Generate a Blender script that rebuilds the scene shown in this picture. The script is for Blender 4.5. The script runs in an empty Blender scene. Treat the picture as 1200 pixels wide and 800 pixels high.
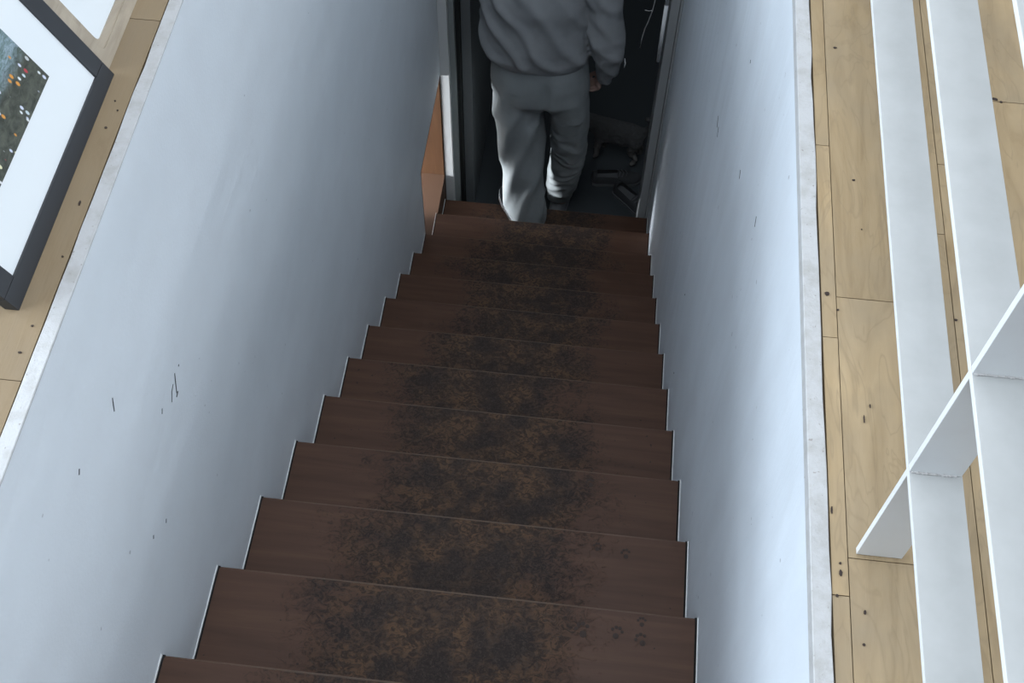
import bpy, bmesh, math, random
from mathutils import Vector, Matrix, noise
random.seed(7)
sc = bpy.context.scene
COL = sc.collection
PI = math.pi

# ------------------------------------------------------------------ camera
W = 0.935                                   # stairwell width
cam_d = bpy.data.cameras.new('camera')
cam = bpy.data.objects.new('camera', cam_d); COL.objects.link(cam)
CAM_LOC = Vector((0.642, -0.328, 1.268))
pitch, roll, yaw = math.radians(57.145), math.radians(1.297), math.radians(-5.164)
fw = Vector((math.sin(yaw)*math.cos(pitch), math.cos(yaw)*math.cos(pitch), -math.sin(pitch)))
rt0 = Vector((math.cos(yaw), -math.sin(yaw), 0)); up0 = rt0.cross(fw)
rt = math.cos(roll)*rt0 + math.sin(roll)*up0
up = -math.sin(roll)*rt0 + math.cos(roll)*up0
m = Matrix((rt, up, -fw)).transposed().to_4x4(); m.translation = CAM_LOC
cam.matrix_world = m
cam_d.sensor_width = 36; cam_d.lens = 36*1408/1200
cam_d.clip_start = 0.02
sc.camera = cam

# ------------------------------------------------------------------ light
ZH = -3.2
vs = sc.view_settings
vs.view_transform = 'Standard'; vs.look = 'None'; vs.gamma = 1; vs.use_curve_mapping = False
vs.exposure = 0.07
world = bpy.data.worlds.new('sky'); sc.world = world; world.use_nodes = True
bg = world.node_tree.nodes['Background']
bg.inputs[0].default_value = (0.62, 0.78, 1.0, 1); bg.inputs[1].default_value = 1.0

def area(name, loc, target, sx, sy, power, color):
    d = bpy.data.lights.new(name, 'AREA'); d.shape = 'RECTANGLE'; d.size = sx; d.size_y = sy
    d.energy = power; d.color = color
    o = bpy.data.objects.new(name, d); COL.objects.link(o); o.location = loc
    o.rotation_euler = (Vector(target)-Vector(loc)).to_track_quat('-Z', 'Y').to_euler()
    return o
area('daylight_side_window', (-2.58, 0.3, 1.30), (0.5, 0.3, 0.6), 2.6, 1.3, 168, (0.80, 0.90, 1.0))
area('right_fill_light', (3.48, 0.2, 1.55), (0.5, 0.2, 0.6), 2.2, 1.3, 38, (0.90, 0.95, 1.0))  # added fill to brighten the left stairwell wall
area('daylight_skylight', (0.55, 1.0, 2.36), (0.55, 1.0, 0), 1.3, 3.0, 46, (0.88, 0.94, 1.0))
area('hall_fill_light', (1.6, 5.9, -1.2), (0.6, 4.2, ZH), 0.8, 0.6, 5.0, (0.80, 0.90, 1.0))  # dim fill added to lift the dark hall; no window there
area('daylight_low_window', (-1.24, 3.00, -2.58), (0.2, 3.05, -2.72), 0.3, 0.16, 78.0, (0.90, 0.95, 1.0))

# ------------------------------------------------------------------ materials
def mat(name, base, rough=0.6, spec=0.5, metallic=0.0):
    mt = bpy.data.materials.new(name); mt.use_nodes = True
    b = mt.node_tree.nodes['Principled BSDF']
    b.inputs['Base Color'].default_value = (*base, 1); b.inputs['Roughness'].default_value = rough
    b.inputs['Metallic'].default_value = metallic
    b.inputs['Specular IOR Level'].default_value = spec
    return mt, mt.node_tree.nodes, mt.node_tree.links, b
def nd(nt, typ, **kw):
    n = nt.new(typ)
    for k, v in kw.items(): setattr(n, k, v)
    return n
def coords(N, L, scale=(1, 1, 1), kind='position'):
    if kind == 'position':
        g = nd(N, 'ShaderNodeNewGeometry'); out = g.outputs['Position']
    else:
        g = nd(N, 'ShaderNodeTexCoord'); out = g.outputs['Object']
    mp = nd(N, 'ShaderNodeMapping'); mp.inputs['Scale'].default_value = scale
    L.new(out, mp.inputs['Vector']); return mp.outputs['Vector']
def tex_noise(N, L, vec, scale, detail=4, rough=0.55, dist=0.0):
    n = nd(N, 'ShaderNodeTexNoise'); n.inputs['Scale'].default_value = scale
    n.inputs['Detail'].default_value = detail; n.inputs['Roughness'].default_value = rough
    n.inputs['Distortion'].default_value = dist
    L.new(vec, n.inputs['Vector']); return n.outputs['Fac']
def ramp(N, L, fac, stops, interp='LINEAR'):
    r = nd(N, 'ShaderNodeValToRGB'); cr = r.color_ramp; cr.interpolation = interp
    while len(cr.elements) < len(stops): cr.elements.new(0.5)
    for e, (p, c) in zip(cr.elements, stops):
        e.position = p; e.color = (*c, 1) if len(c) == 3 else c
    L.new(fac, r.inputs['Fac']); return r.outputs['Color']
def mixc(N, L, fac, a, b, mode='MIX'):
    mx = nd(N, 'ShaderNodeMix', data_type='RGBA', blend_type=mode)
    for sock, val in ((mx.inputs[0], fac), (mx.inputs[6], a), (mx.inputs[7], b)):
        if hasattr(val, 'links'): L.new(val, sock)
        elif isinstance(val, (int, float)): sock.default_value = val
        else: sock.default_value = (*val, 1)
    return mx.outputs[2]
def mth(N, L, op, a, b=None, clamp=False):
    n = nd(N, 'ShaderNodeMath', operation=op, use_clamp=clamp)
    for i, v in enumerate((a, b)):
        if v is None: continue
        if hasattr(v, 'links'): L.new(v, n.inputs[i])
        else: n.inputs[i].default_value = v
    return n.outputs[0]
def bump(N, L, b, h, strength, dist=0.01):
    n = nd(N, 'ShaderNodeBump'); n.inputs['Strength'].default_value = strength; n.inputs['Distance'].default_value = dist
    L.new(h, n.inputs['Height']); L.new(n.outputs[0], b.inputs['Normal'])
def grey(v): return (v, v, v)

def plaster(name, col, streak):
    mt, N, L, b = mat(name, col, 0.42, 0.4)
    v = coords(N, L, streak)
    n1 = tex_noise(N, L, v, 1.0, 4, 0.5, 0.4)
    n2 = tex_noise(N, L, coords(N, L), 9.0, 5, 0.6)
    n3 = tex_noise(N, L, coords(N, L), 160.0, 2, 0.5)
    c = mixc(N, L, ramp(N, L, n1, [(0.3, grey(0)), (0.7, grey(1))]), tuple(x*0.93 for x in col), col)
    c = mixc(N, L, ramp(N, L, n2, [(0.35, grey(0.0)), (0.75, grey(0.10))]), c, (0.50, 0.47, 0.47))
    spk = ramp(N, L, tex_noise(N, L, coords(N, L), 55.0, 1, 0.4), [(0.79, grey(0)), (0.81, grey(0.5))])
    c = mixc(N, L, spk, c, (0.22, 0.22, 0.24))
    L.new(c, b.inputs['Base Color'])
    h = mth(N, L, 'ADD', mth(N, L, 'MULTIPLY', n1, 1.0), mth(N, L, 'MULTIPLY', n3, 0.05))
    bump(N, L, b, h, 0.22, 0.03)
    return mt
M = {}
M['wall_l'] = plaster('white_plaster_left', (0.83, 0.87, 0.90), (3, 1.2, 4))
M['wall_r'] = plaster('white_plaster_right', (0.80, 0.86, 0.92), (3, 9, 1.6))
M['wall_up'] = mat('upper_room_paint', (0.78, 0.79, 0.80), 0.7)[0]

def trim_mat():
    mt, N, L, b = mat('chipped_white_edge', (0.62, 0.63, 0.64), 0.6)
    n1 = tex_noise(N, L, coords(N, L), 30, 5, 0.65); n2 = tex_noise(N, L, coords(N, L), 140, 3, 0.6)
    c = mixc(N, L, ramp(N, L, n1, [(0.45, grey(0)), (0.75, grey(0.75))]), (0.47, 0.47, 0.47), (0.33, 0.315, 0.29))
    c = mixc(N, L, ramp(N, L, n2, [(0.66, grey(0)), (0.72, grey(0.8))]), c, (0.25, 0.22, 0.2))
    L.new(c, b.inputs['Base Color']); bump(N, L, b, n2, 0.3, 0.004)
    return mt
M['trim'] = trim_mat()

def plank_mat():
    mt, N, L, b = mat('pale_plank_wood', (0.5, 0.38, 0.24), 0.5, 0.35)
    oi = nd(N, 'ShaderNodeObjectInfo')
    off = nd(N, 'ShaderNodeVectorMath', operation='ADD'); cmb = nd(N, 'ShaderNodeCombineXYZ')
    for i in range(3): L.new(mth(N, L, 'MULTIPLY', oi.outputs['Random'], 17.0+i*5), cmb.inputs[i])
    g = nd(N, 'ShaderNodeNewGeometry')
    L.new(g.outputs['Position'], off.inputs[0]); L.new(cmb.outputs[0], off.inputs[1])
    def mp(s):
        q = nd(N, 'ShaderNodeMapping'); q.inputs['Scale'].default_value = s; L.new(off.outputs[0], q.inputs['Vector']); return q.outputs[0]
    grain = tex_noise(N, L, mp((26, 4, 10)), 1.0, 5, 0.6, 1.6)
    fine = tex_noise(N, L, mp((260, 14, 60)), 1.0, 3, 0.6, 0.3)
    blot = tex_noise(N, L, mp((7, 5, 5)), 1.0, 4, 0.6)
    c = ramp(N, L, grain, [(0.25, (0.26, 0.178, 0.092)), (0.48, (0.365, 0.265, 0.148)), (0.75, (0.44, 0.325, 0.19))])
    c = mixc(N, L, mth(N, L, 'MULTIPLY', fine, 0.35), c, (0.40, 0.29, 0.17))
    tone = mth(N, L, 'ADD', mth(N, L, 'MULTIPLY', oi.outputs['Random'], 0.22), 0.86)
    hs = nd(N, 'ShaderNodeHueSaturation'); L.new(c, hs.inputs['Color']); L.new(tone, hs.inputs['Value']); c = hs.outputs[0]
    c = mixc(N, L, ramp(N, L, blot, [(0.42, grey(0)), (0.75, grey(0.75))]), c, (0.27, 0.215, 0.145))
    sx_ = nd(N, 'ShaderNodeSeparateXYZ'); L.new(g.outputs['Position'], sx_.inputs[0])   # the narrow floor on the left is darker
    c = mixc(N, L, mth(N, L, 'MULTIPLY', mth(N, L, 'LESS_THAN', sx_.outputs['X'], 0.0), mth(N, L, 'ADD', mth(N, L, 'MULTIPLY', grain, 0.5), 0.25)), c, (0.17, 0.125, 0.08))
    veins = ramp(N, L, tex_noise(N, L, mp((16, 5, 16)), 1.0, 2, 0.5, 2.2), [(0.47, grey(0)), (0.50, grey(0.45)), (0.53, grey(0))])
    c = mixc(N, L, veins, c, (0.25, 0.185, 0.11))
    spot = tex_noise(N, L, mp((60, 60, 60)), 1.0, 1, 0.3)
    c = mixc(N, L, ramp(N, L, spot, [(0.83, grey(0)), (0.86, grey(0.6))]), c, (0.06, 0.045, 0.035))
    L.new(c, b.inputs['Base Color']); bump(N, L, b, fine, 0.12, 0.003)
    return mt
M['plank'] = plank_mat()
M['gap'] = mat('dark_joint', (0.035, 0.028, 0.022), 0.9)[0]

def tread_mat():
    mt, N, L, b = mat('worn_brown_stair_paint', (0.14, 0.07, 0.045), 0.5, 0.18)
    g = nd(N, 'ShaderNodeNewGeometry'); s = nd(N, 'ShaderNodeSeparateXYZ'); L.new(g.outputs['Position'], s.inputs[0])
    to = nd(N, 'ShaderNodeTexCoord'); so = nd(N, 'ShaderNodeSeparateXYZ'); L.new(to.outputs['Object'], so.inputs[0])  # object y: 0 at nosing, negative to the back
    oi = nd(N, 'ShaderNodeObjectInfo')
    x = s.outputs['X']
    grain = tex_noise(N, L, coords(N, L, (3, 40, 20)), 1.0, 4, 0.6, 0.5)
    base = ramp(N, L, grain, [(0.25, (0.060, 0.031, 0.020)), (0.55, (0.078, 0.040, 0.026)), (0.8, (0.096, 0.052, 0.031))])
    # ragged foot-wear patch in the middle of each step, its centre and spread varying from step to step
    big = tex_noise(N, L, coords(N, L, (6, 6, 6)), 1.0, 4, 0.6)
    cx = mth(N, L, 'ADD', mth(N, L, 'MULTIPLY', oi.outputs['Random'], 0.07), 0.42)
    d = mth(N, L, 'ABSOLUTE', mth(N, L, 'SUBTRACT', x, cx))
    d = mth(N, L, 'ADD', d, mth(N, L, 'MULTIPLY', mth(N, L, 'SUBTRACT', big, 0.5), 0.36))
    mask = ramp(N, L, d, [(0.08, grey(1)), (0.22, grey(0.62)), (0.36, grey(0))])
    patch = tex_noise(N, L, coords(N, L, (13, 13, 13)), 1.0, 3, 0.6)
    fine = tex_noise(N, L, coords(N, L, (150, 150, 150)), 1.0, 4, 0.72, 1.2)
    mid = tex_noise(N, L, coords(N, L, (55, 70, 55)), 1.0, 5, 0.7, 1.5)
    worn = mixc(N, L, ramp(N, L, patch, [(0.40, grey(0)), (0.60, grey(1))]), (0.032, 0.025, 0.022), (0.112, 0.064, 0.036))
    worn = mixc(N, L, ramp(N, L, mid, [(0.42, grey(0)), (0.56, grey(0.85))]), worn, (0.021, 0.017, 0.016))
    worn = mixc(N, L, ramp(N, L, fine, [(0.50, grey(0)), (0.64, grey(0.6))]), worn, (0.070, 0.052, 0.042))
    edge = ramp(N, L, mth(N, L, 'ADD', mth(N, L, 'MULTIPLY', mth(N, L, 'SUBTRACT', mid, 0.5), 1.5), mth(N, L, 'MULTIPLY', mask, 0.85)), [(0.28, grey(0)), (0.66, grey(0.92))])
    c = mixc(N, L, edge, base, worn)
    # thin lighter line on the nosing
    nl = ramp(N, L, mth(N, L, 'ADD', so.outputs['Y'], mth(N, L, 'MULTIPLY', mid, 0.010)), [(0.0, grey(0)), (0.004, grey(0.4))])
    nl = mth(N, L, 'MULTIPLY', nl, ramp(N, L, d, [(0.16, grey(1)), (0.42, grey(0.25))]))
    c = mixc(N, L, nl, c, (0.22, 0.16, 0.12))
    dots = tex_noise(N, L, coords(N, L), 85.0, 1, 0.3)
    c = mixc(N, L, ramp(N, L, dots, [(0.78, grey(0)), (0.80, grey(0.7))]), c, (0.02, 0.016, 0.015))
    L.new(c, b.inputs['Base Color'])
    L.new(ramp(N, L, edge, [(0, grey(0.5)), (1, grey(0.8))]), b.inputs['Roughness'])
    bump(N, L, b, mth(N, L, 'MULTIPLY', mid, edge), 0.35, 0.004)
    return mt
M['tread'] = tread_mat()
M['seam'] = mat('black_gap_shade', (0.008, 0.007, 0.007), 0.9)[0]; M['filler'] = mat('white_filler', (0.86, 0.86, 0.84), 0.6)[0]  # seam: black standing in for the shade in the gaps beside the treads
M['riser'] = mat('dark_brown_riser', (0.05, 0.03, 0.024), 0.6)[0]
def flatbar():
    mt, N, L, b = mat('white_painted_flat_bar', (0.70, 0.71, 0.71), 0.45, 0.4)
    n = tex_noise(N, L, coords(N, L), 18, 4, 0.6)
    c = mixc(N, L, ramp(N, L, n, [(0.5, grey(0)), (0.85, grey(0.3))]), (0.70, 0.71, 0.71), (0.62, 0.60, 0.60))
    g = nd(N, 'ShaderNodeNewGeometry'); sp = nd(N, 'ShaderNodeSeparateXYZ'); L.new(g.outputs['True Normal'], sp.inputs[0])
    top_shade = mth(N, L, 'MULTIPLY', ramp(N, L, sp.outputs['Z'], [(0.6, grey(0)), (0.95, grey(1))]), mth(N, L, 'ADD', mth(N, L, 'MULTIPLY', n, 0.4), 0.65), True)  # upward faces coloured darker to imitate low light from the side
    c = mixc(N, L, top_shade, c, (0.39, 0.395, 0.385))
    L.new(c, b.inputs['Base Color']); bump(N, L, b, n, 0.06, 0.004); return mt
M['bar'] = flatbar()
M['weld'] = mat('rough_grey_filler', (0.50, 0.49, 0.48), 0.9)[0]
M['black_frame'] = mat('charcoal_frame', (0.028, 0.030, 0.034), 0.45)[0]
M['mat_board'] = mat('white_mount_board', (0.74, 0.77, 0.78), 0.7)[0]
M['board_back'] = mat('brown_backing_board', (0.20, 0.14, 0.09), 0.8)[0]
def palewood():
    mt, N, L, b = mat('pale_grey_wood', (0.42, 0.36, 0.28), 0.55)
    n = tex_noise(N, L, coords(N, L, (30, 6, 30)), 1.0, 5, 0.6, 0.8)
    L.new(ramp(N, L, n, [(0.3, (0.30, 0.25, 0.19)), (0.7, (0.47, 0.40, 0.31))]), b.inputs['Base Color']); return mt
M['palewood'] = palewood()
def picture():
    mt, N, L, b = mat('printed_picture', (0.1, 0.1, 0.1), 0.35, 0.5)
    t = nd(N, 'ShaderNodeTexCoord'); O = t.outputs['Object']; s = nd(N, 'ShaderNodeSeparateXYZ'); L.new(O, s.inputs[0])
    def mp(sv):
        q = nd(N, 'ShaderNodeMapping'); q.inputs['Scale'].default_value = sv; L.new(O, q.inputs['Vector']); return q.outputs[0]
    n = tex_noise(N, L, mp((50, 90, 50)), 1.0, 5, 0.7, 0.6)
    low = ramp(N, L, n, [(0.3, (0.020, 0.023, 0.017)), (0.55, (0.075, 0.080, 0.060)), (0.8, (0.13, 0.13, 0.10))])
    hi = ramp(N, L, tex_noise(N, L, mp((70, 170, 70)), 1.0, 4, 0.75, 0.8), [(0.3, (0.05, 0.08, 0.05)), (0.5, (0.17, 0.24, 0.25)), (0.62, (0.30, 0.37, 0.42)), (0.8, (0.12, 0.20, 0.05))])
    zone = ramp(N, L, mth(N, L, 'ADD', s.outputs['Y'], mth(N, L, 'MULTIPLY', n, 0.03)), [(0.150, grey(0)), (0.170, grey(1))])
    c = mixc(N, L, zone, low, hi)
    vo = nd(N, 'ShaderNodeTexVoronoi'); vo.inputs['Scale'].default_value = 1.0; L.new(mp((120, 78, 60)), vo.inputs['Vector'])
    fl = ramp(N, L, vo.outputs['Distance'], [(0.24, grey(1)), (0.34, grey(0))])
    sr = nd(N, 'ShaderNodeSeparateColor'); L.new(vo.outputs['Color'], sr.inputs[0])
    keep = ramp(N, L, sr.outputs[0], [(0.50, grey(0)), (0.54, grey(1))])
    fc = ramp(N, L, sr.outputs[1], [(0.0, (0.72, 0.74, 0.74)), (0.35, (0.62, 0.64, 0.76)), (0.6, (0.55, 0.62, 0.65)), (0.70, (0.45, 0.05, 0.06)), (0.82, (0.65, 0.28, 0.05)), (0.92, (0.7, 0.66, 0.42))], 'CONSTANT')
    c = mixc(N, L, mth(N, L, 'MULTIPLY', fl, keep), c, fc)
    L.new(c, b.inputs['Base Color']); return mt
M['picture'] = picture()
def cloth(name, col):
    mt, N, L, b = mat(name, col, 0.95, 0.1)
    n = tex_noise(N, L, coords(N, L), 260, 3, 0.7); n2 = tex_noise(N, L, coords(N, L), 14, 4, 0.6)
    c = mixc(N, L, ramp(N, L, n2, [(0.3, grey(0)), (0.7, grey(1))]), tuple(v*0.88 for v in col), col)
    L.new(c, b.inputs['Base Color']); bump(N, L, b, n, 0.25, 0.002); return mt
M['sweats'] = cloth('grey_fleece', (0.27, 0.28, 0.29)); M['trousers'] = cloth('grey_marl_jersey', (0.26, 0.28, 0.285))
M['skin'] = mat('skin', (0.28, 0.18, 0.15), 0.5)[0]
M['hair'] = mat('dark_hair', (0.035, 0.026, 0.02), 0.6)[0]
M['shoe'] = mat('dark_shoe', (0.03, 0.03, 0.035), 0.6)[0]; M['sole'] = mat('white_sole', (0.72, 0.73, 0.74), 0.6)[0]
M['greysole'] = mat('grey_shoe_fabric', (0.20, 0.21, 0.22), 0.8)[0]
def fur():
    mt, N, L, b = mat('dark_fur_pale_legs', (0.06, 0.06, 0.06), 0.9, 0.1)
    g = nd(N, 'ShaderNodeNewGeometry'); s = nd(N, 'ShaderNodeSeparateXYZ'); L.new(g.outputs['Position'], s.inputs[0])
    n = tex_noise(N, L, coords(N, L), 40, 4, 0.6)
    h = mth(N, L, 'ADD', mth(N, L, 'SUBTRACT', s.outputs['Z'], -3.221), mth(N, L, 'MULTIPLY', n, 0.06))
    L.new(ramp(N, L, h, [(0.10, (0.20, 0.19, 0.18)), (0.19, (0.085, 0.085, 0.085))]), b.inputs['Base Color']); bump(N, L, b, n, 0.5, 0.01); return mt
M['fur'] = fur()
M['eye'] = mat('black_eye', (0.01, 0.01, 0.01), 0.15)[0]; M['eyewhite'] = mat('eye_white', (0.8, 0.8, 0.78), 0.3)[0]
M['lip'] = mat('lip', (0.36, 0.16, 0.14), 0.5)[0]
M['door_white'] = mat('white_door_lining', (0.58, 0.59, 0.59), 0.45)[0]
M['door_grey'] = mat('dark_grey_door_paint', (0.13, 0.14, 0.145), 0.5)[0]
M['strip'] = mat('grey_door_stop', (0.24, 0.26, 0.26), 0.5)[0]
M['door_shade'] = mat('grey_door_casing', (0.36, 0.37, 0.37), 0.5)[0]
M['old_shoe'] = mat('black_canvas', (0.045, 0.047, 0.05), 0.8)[0]; M['old_sole'] = mat('grey_rubber_sole', (0.13, 0.135, 0.14), 0.7)[0]
M['rubber'] = mat('black_rubber_seal', (0.012, 0.014, 0.014), 0.6)[0]
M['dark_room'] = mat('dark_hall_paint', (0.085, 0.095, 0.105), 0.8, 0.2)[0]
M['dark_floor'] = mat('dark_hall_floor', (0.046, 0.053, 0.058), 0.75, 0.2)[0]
M['white_plastic'] = mat('white_plastic', (0.78, 0.79, 0.79), 0.3)[0]
M['scuff'] = mat('black_scuff', (0.03, 0.03, 0.034), 0.8)[0]
M['dirt'] = mat('dark_dirt', (0.038, 0.025, 0.020), 0.9)[0]
def orange():
    mt, N, L, b = mat('orange_wood', (0.33, 0.14, 0.055), 0.5)
    n = tex_noise(N, L, coords(N, L, (40, 40, 4)), 1.0, 4, 0.6, 0.6)
    L.new(ramp(N, L, n, [(0.3, (0.11, 0.052, 0.025)), (0.7, (0.155, 0.076, 0.037))]), b.inputs['Base Color']); return mt
M['orange'] = orange(); M['orange_floor'] = mat('orange_floor_wood', (0.07, 0.034, 0.017), 0.6)[0]

# ------------------------------------------------------------------ helpers
def box(bm, x0, x1, y0, y1, z0, z1):
    v = [bm.verts.new((x, y, z)) for x in (x0, x1) for y in (y0, y1) for z in (z0, z1)]
    for f in ((0, 1, 3, 2), (4, 6, 7, 5), (0, 4, 5, 1), (2, 3, 7, 6), (0, 2, 6, 4), (1, 5, 7, 3)):
        bm.faces.new([v[i] for i in f])
def obj(name, bm, m_, parent=None, bevel=0.0, smooth=False, loc=None):
    if bevel: bmesh.ops.bevel(bm, geom=bm.edges[:], offset=bevel, segments=2, affect='EDGES', profile=0.6)
    bmesh.ops.recalc_face_normals(bm, faces=bm.faces[:])
    me = bpy.data.meshes.new(name)
    if loc is not None: bmesh.ops.translate(bm, vec=-Vector(loc), verts=bm.verts[:])
    bm.to_mesh(me); bm.free()
    if m_ is not None: me.materials.append(m_)
    if smooth:
        for p in me.polygons: p.use_smooth = True
    o = bpy.data.objects.new(name, me); COL.objects.link(o)
    if loc is not None: o.location = loc
    if parent is not None:
        o.parent = parent
        o.matrix_parent_inverse = Matrix.Identity(4)
    return o
def cube(name, dims, m_, parent=None, bevel=0.0, loc=None):
    bm = bmesh.new(); box(bm, *dims); return obj(name, bm, m_, parent, bevel, loc=loc)
def empty(name, loc=(0, 0, 0)):
    o = bpy.data.objects.new(name, None); COL.objects.link(o); o.location = loc; o.empty_display_size = 0.1; return o
def thing(o, label, cat, group=None):
    o['label'] = label; o['category'] = cat
    if group: o['group'] = group
    return o
def struct(o, label=None):
    o['kind'] = 'structure'
    if label: o['label'] = label
    return o
def tube_bm(bm, pts, r, seg=8, cap=True):
    pts = [Vector(p) for p in pts]; rs = r if isinstance(r, (list, tuple)) else [r]*len(pts)
    rings = []
    for i, p in enumerate(pts):
        t = (pts[min(i+1, len(pts)-1)]-pts[max(i-1, 0)]).normalized()
        a = Vector((0, 0, 1)) if abs(t.z) < 0.9 else Vector((1, 0, 0))
        u = t.cross(a).normalized(); w = t.cross(u)
        rings.append([bm.verts.new(p+rs[i]*(math.cos(2*PI*k/seg)*u+math.sin(2*PI*k/seg)*w)) for k in range(seg)])
    for A, B in zip(rings, rings[1:]):
        for k in range(seg): bm.faces.new((A[k], A[(k+1) % seg], B[(k+1) % seg], B[k]))
    if cap: bm.faces.new(rings[0]); bm.faces.new(list(reversed(rings[-1])))
def loft_bm(bm, rings, seg=28):
    """rings: (cx, cy, cz, rx, ry[, tilt_x]) horizontal ellipses joined into a closed skin"""
    R = []
    for q in rings:
        cx, cy, cz, rx, ry = q[:5]; ty = q[5] if len(q) > 5 else 0
        ring = []
        for k in range(seg):
            a = 2*PI*k/seg; c, s = math.cos(a), math.sin(a)
            ex = abs(c)**0.85*math.copysign(1, c); ey = abs(s)**0.85*math.copysign(1, s)
            ring.append(bm.verts.new((cx+rx*ex, cy+ry*ey, cz+ty*ry*ey)))
        R.append(ring)
    for A, B in zip(R, R[1:]):
        for k in range(seg): bm.faces.new((A[k], A[(k+1) % seg], B[(k+1) % seg], B[k]))
    bm.faces.new(R[0]); bm.faces.new(list(reversed(R[-1])))
def ellipsoid_bm(bm, c, r, u=20, v=12, rot=None):
    mtx = Matrix.Translation(c) @ (rot or Matrix.Identity(4)) @ Matrix.Diagonal((*r, 1))
    bmesh.ops.create_uvsphere(bm, u_segments=u, v_segments=v, radius=1, matrix=mtx)
def eval_mesh(o, name):
    dg = bpy.context.evaluated_depsgraph_get()
    me = bpy.data.meshes.new_from_object(o.evaluated_get(dg)); me.name = name
    return me
def remesh(bm, name, m_, voxel, smooth_it=4, parent=None, disp=None):
    bmesh.ops.recalc_face_normals(bm, faces=bm.faces[:])
    me = bpy.data.meshes.new(name); bm.to_mesh(me); bm.free()
    tmp = bpy.data.objects.new('tmp', me); COL.objects.link(tmp)
    r = tmp.modifiers.new('r', 'REMESH'); r.mode = 'VOXEL'; r.voxel_size = voxel
    s = tmp.modifiers.new('s', 'SMOOTH'); s.factor = 0.5; s.iterations = smooth_it
    me2 = eval_mesh(tmp, name)
    bpy.data.objects.remove(tmp); bpy.data.meshes.remove(me)
    if disp:
        nrm = [v.normal.copy() for v in me2.vertices]
        for v, n in zip(me2.vertices, nrm): v.co += n*disp(v.co, n)
    me2.materials.clear(); me2.materials.append(m_)
    for p in me2.polygons: p.use_smooth = True
    o = bpy.data.objects.new(name, me2); COL.objects.link(o)
    if parent: o.parent = parent
    return o
def skin_bm(bm, verts, edges, root=0, levels=2):
    """verts: ((x,y,z), radius or (rx,ry)); appends the grown surface to bm"""
    me = bpy.data.meshes.new('sk'); me.from_pydata([v[0] for v in verts], edges, []); me.update()
    o = bpy.data.objects.new('sk', me); COL.objects.link(o)
    md = o.modifiers.new('skin', 'SKIN'); md.use_smooth_shade = True
    for i, v in enumerate(verts):
        r = v[1] if isinstance(v[1], tuple) else (v[1], v[1])
        me.skin_vertices[0].data[i].radius = r
        me.skin_vertices[0].data[i].use_root = (i == root)
    ss = o.modifiers.new('ss', 'SUBSURF'); ss.levels = levels
    out = eval_mesh(o, 'sk_out'); bpy.data.objects.remove(o); bpy.data.meshes.remove(me)
    bm.from_mesh(out); bpy.data.meshes.remove(out)

# ------------------------------------------------------------------ stairwell shell
TY0, TZ0, GO, RI = 0.2686, -0.7494, 0.2408, 0.1901
ZL = TZ0-13*RI                                  # floor of the lower hall
OY0, OY1, OZ = 2.690, 3.205, -2.288             # low opening in the left wall
wl = bmesh.new()
box(wl, -0.10, 0.0, -1.2, OY0, ZL-0.1, -0.03); box(wl, -0.0190, 0.0, -1.2, OY0, -0.03, -0.002)
box(wl, -0.0190, 0.0, OY0, 3.30, OZ, -0.002)
wall_left = struct(obj('wall_left', wl, M['wall_l']))
wr = bmesh.new()
box(wr, W, W+0.10, -1.2, 3.30, ZL-0.1, -0.03); box(wr, W, W+0.0180, -1.2, 3.30, -0.03, -0.002)
wall_right = struct(obj('wall_right', wr, M['wall_r']))
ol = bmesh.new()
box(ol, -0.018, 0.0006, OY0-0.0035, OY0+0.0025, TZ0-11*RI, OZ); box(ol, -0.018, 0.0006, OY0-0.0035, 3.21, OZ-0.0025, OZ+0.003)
struct(obj('opening_shade_strip', ol, M['gap']))  # dark strip standing in for the shaded thickness of the wall edge

def edge_strip(name, x0, x1, y0, y1, inner):
    """slightly ragged plaster edge along the top of a stairwell wall; `inner` is the side towards the floorboards"""
    bm = bmesh.new(); n = 90; rows = []
    for i in range(n+1):
        y = y0+(y1-y0)*i/n
        j = 0.0022*noise.noise(Vector((x0*9, y*23, 3)))+0.0012*noise.noise(Vector((x0*5, y*90, 7)))
        h = 0.0012*noise.noise(Vector((x0, y*30, 1)))
        a, b_ = (x0+j, x1) if inner == 'left' else (x0, x1+j)
        rows.append([bm.verts.new(p) for p in ((a, y, -0.0195), (a, y, 0.0005+h), (a+0.001, y, 0.0015+h), (b_-0.001, y, 0.0015+h), (b_, y, 0.0005+h), (b_, y, -0.0012))])
    for A, B in zip(rows, rows[1:]):
        for k in range(6): bm.faces.new((A[k], A[(k+1) % 6], B[(k+1) % 6], B[k]))
    bm.faces.new(rows[0]); bm.faces.new(rows[-1])
    return struct(obj(name, bm, M['trim']))
edge_strip('trim_1', -0.0200, 0.0006, -1.2, 3.3, 'left')
edge_strip('trim_2', W-0.0006, W+0.0208, -1.2, 3.3, 'right')

# upper floor: dark base slab with every visible board its own piece
YE = 3.25                                       # where the floor closes over the stairwell again
slab = bmesh.new()
box(slab, -2.6, -0.105, -3.0, 5.0, -0.2, -0.022); box(slab, W+0.105, 3.6, -3.0, 5.0, -0.2, -0.022)
box(slab, -0.105, W+0.105, YE, 5.0, -0.2, -0.035); box(slab, -0.105, W+0.105, -3.0, -1.2, -0.2, -0.022)
box(slab, -0.105, -0.0215, -1.2, YE, -0.05, -0.022); box(slab, W+0.0195, W+0.105, -1.2, YE, -0.05, -0.022)
floor = struct(obj('floor', slab, M['gap']))
def plank(x0, x1, y0, y1, dz=0.0):
    g = 0.00055
    cx, cy = (x0+x1)/2, (y0+y1)/2
    bm = bmesh.new(); box(bm, x0+g, x1-g, y0+g, y1-g, -0.0215, dz)
    return obj('plank', bm, M['plank'], floor, loc=(cx, cy, 0))
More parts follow.
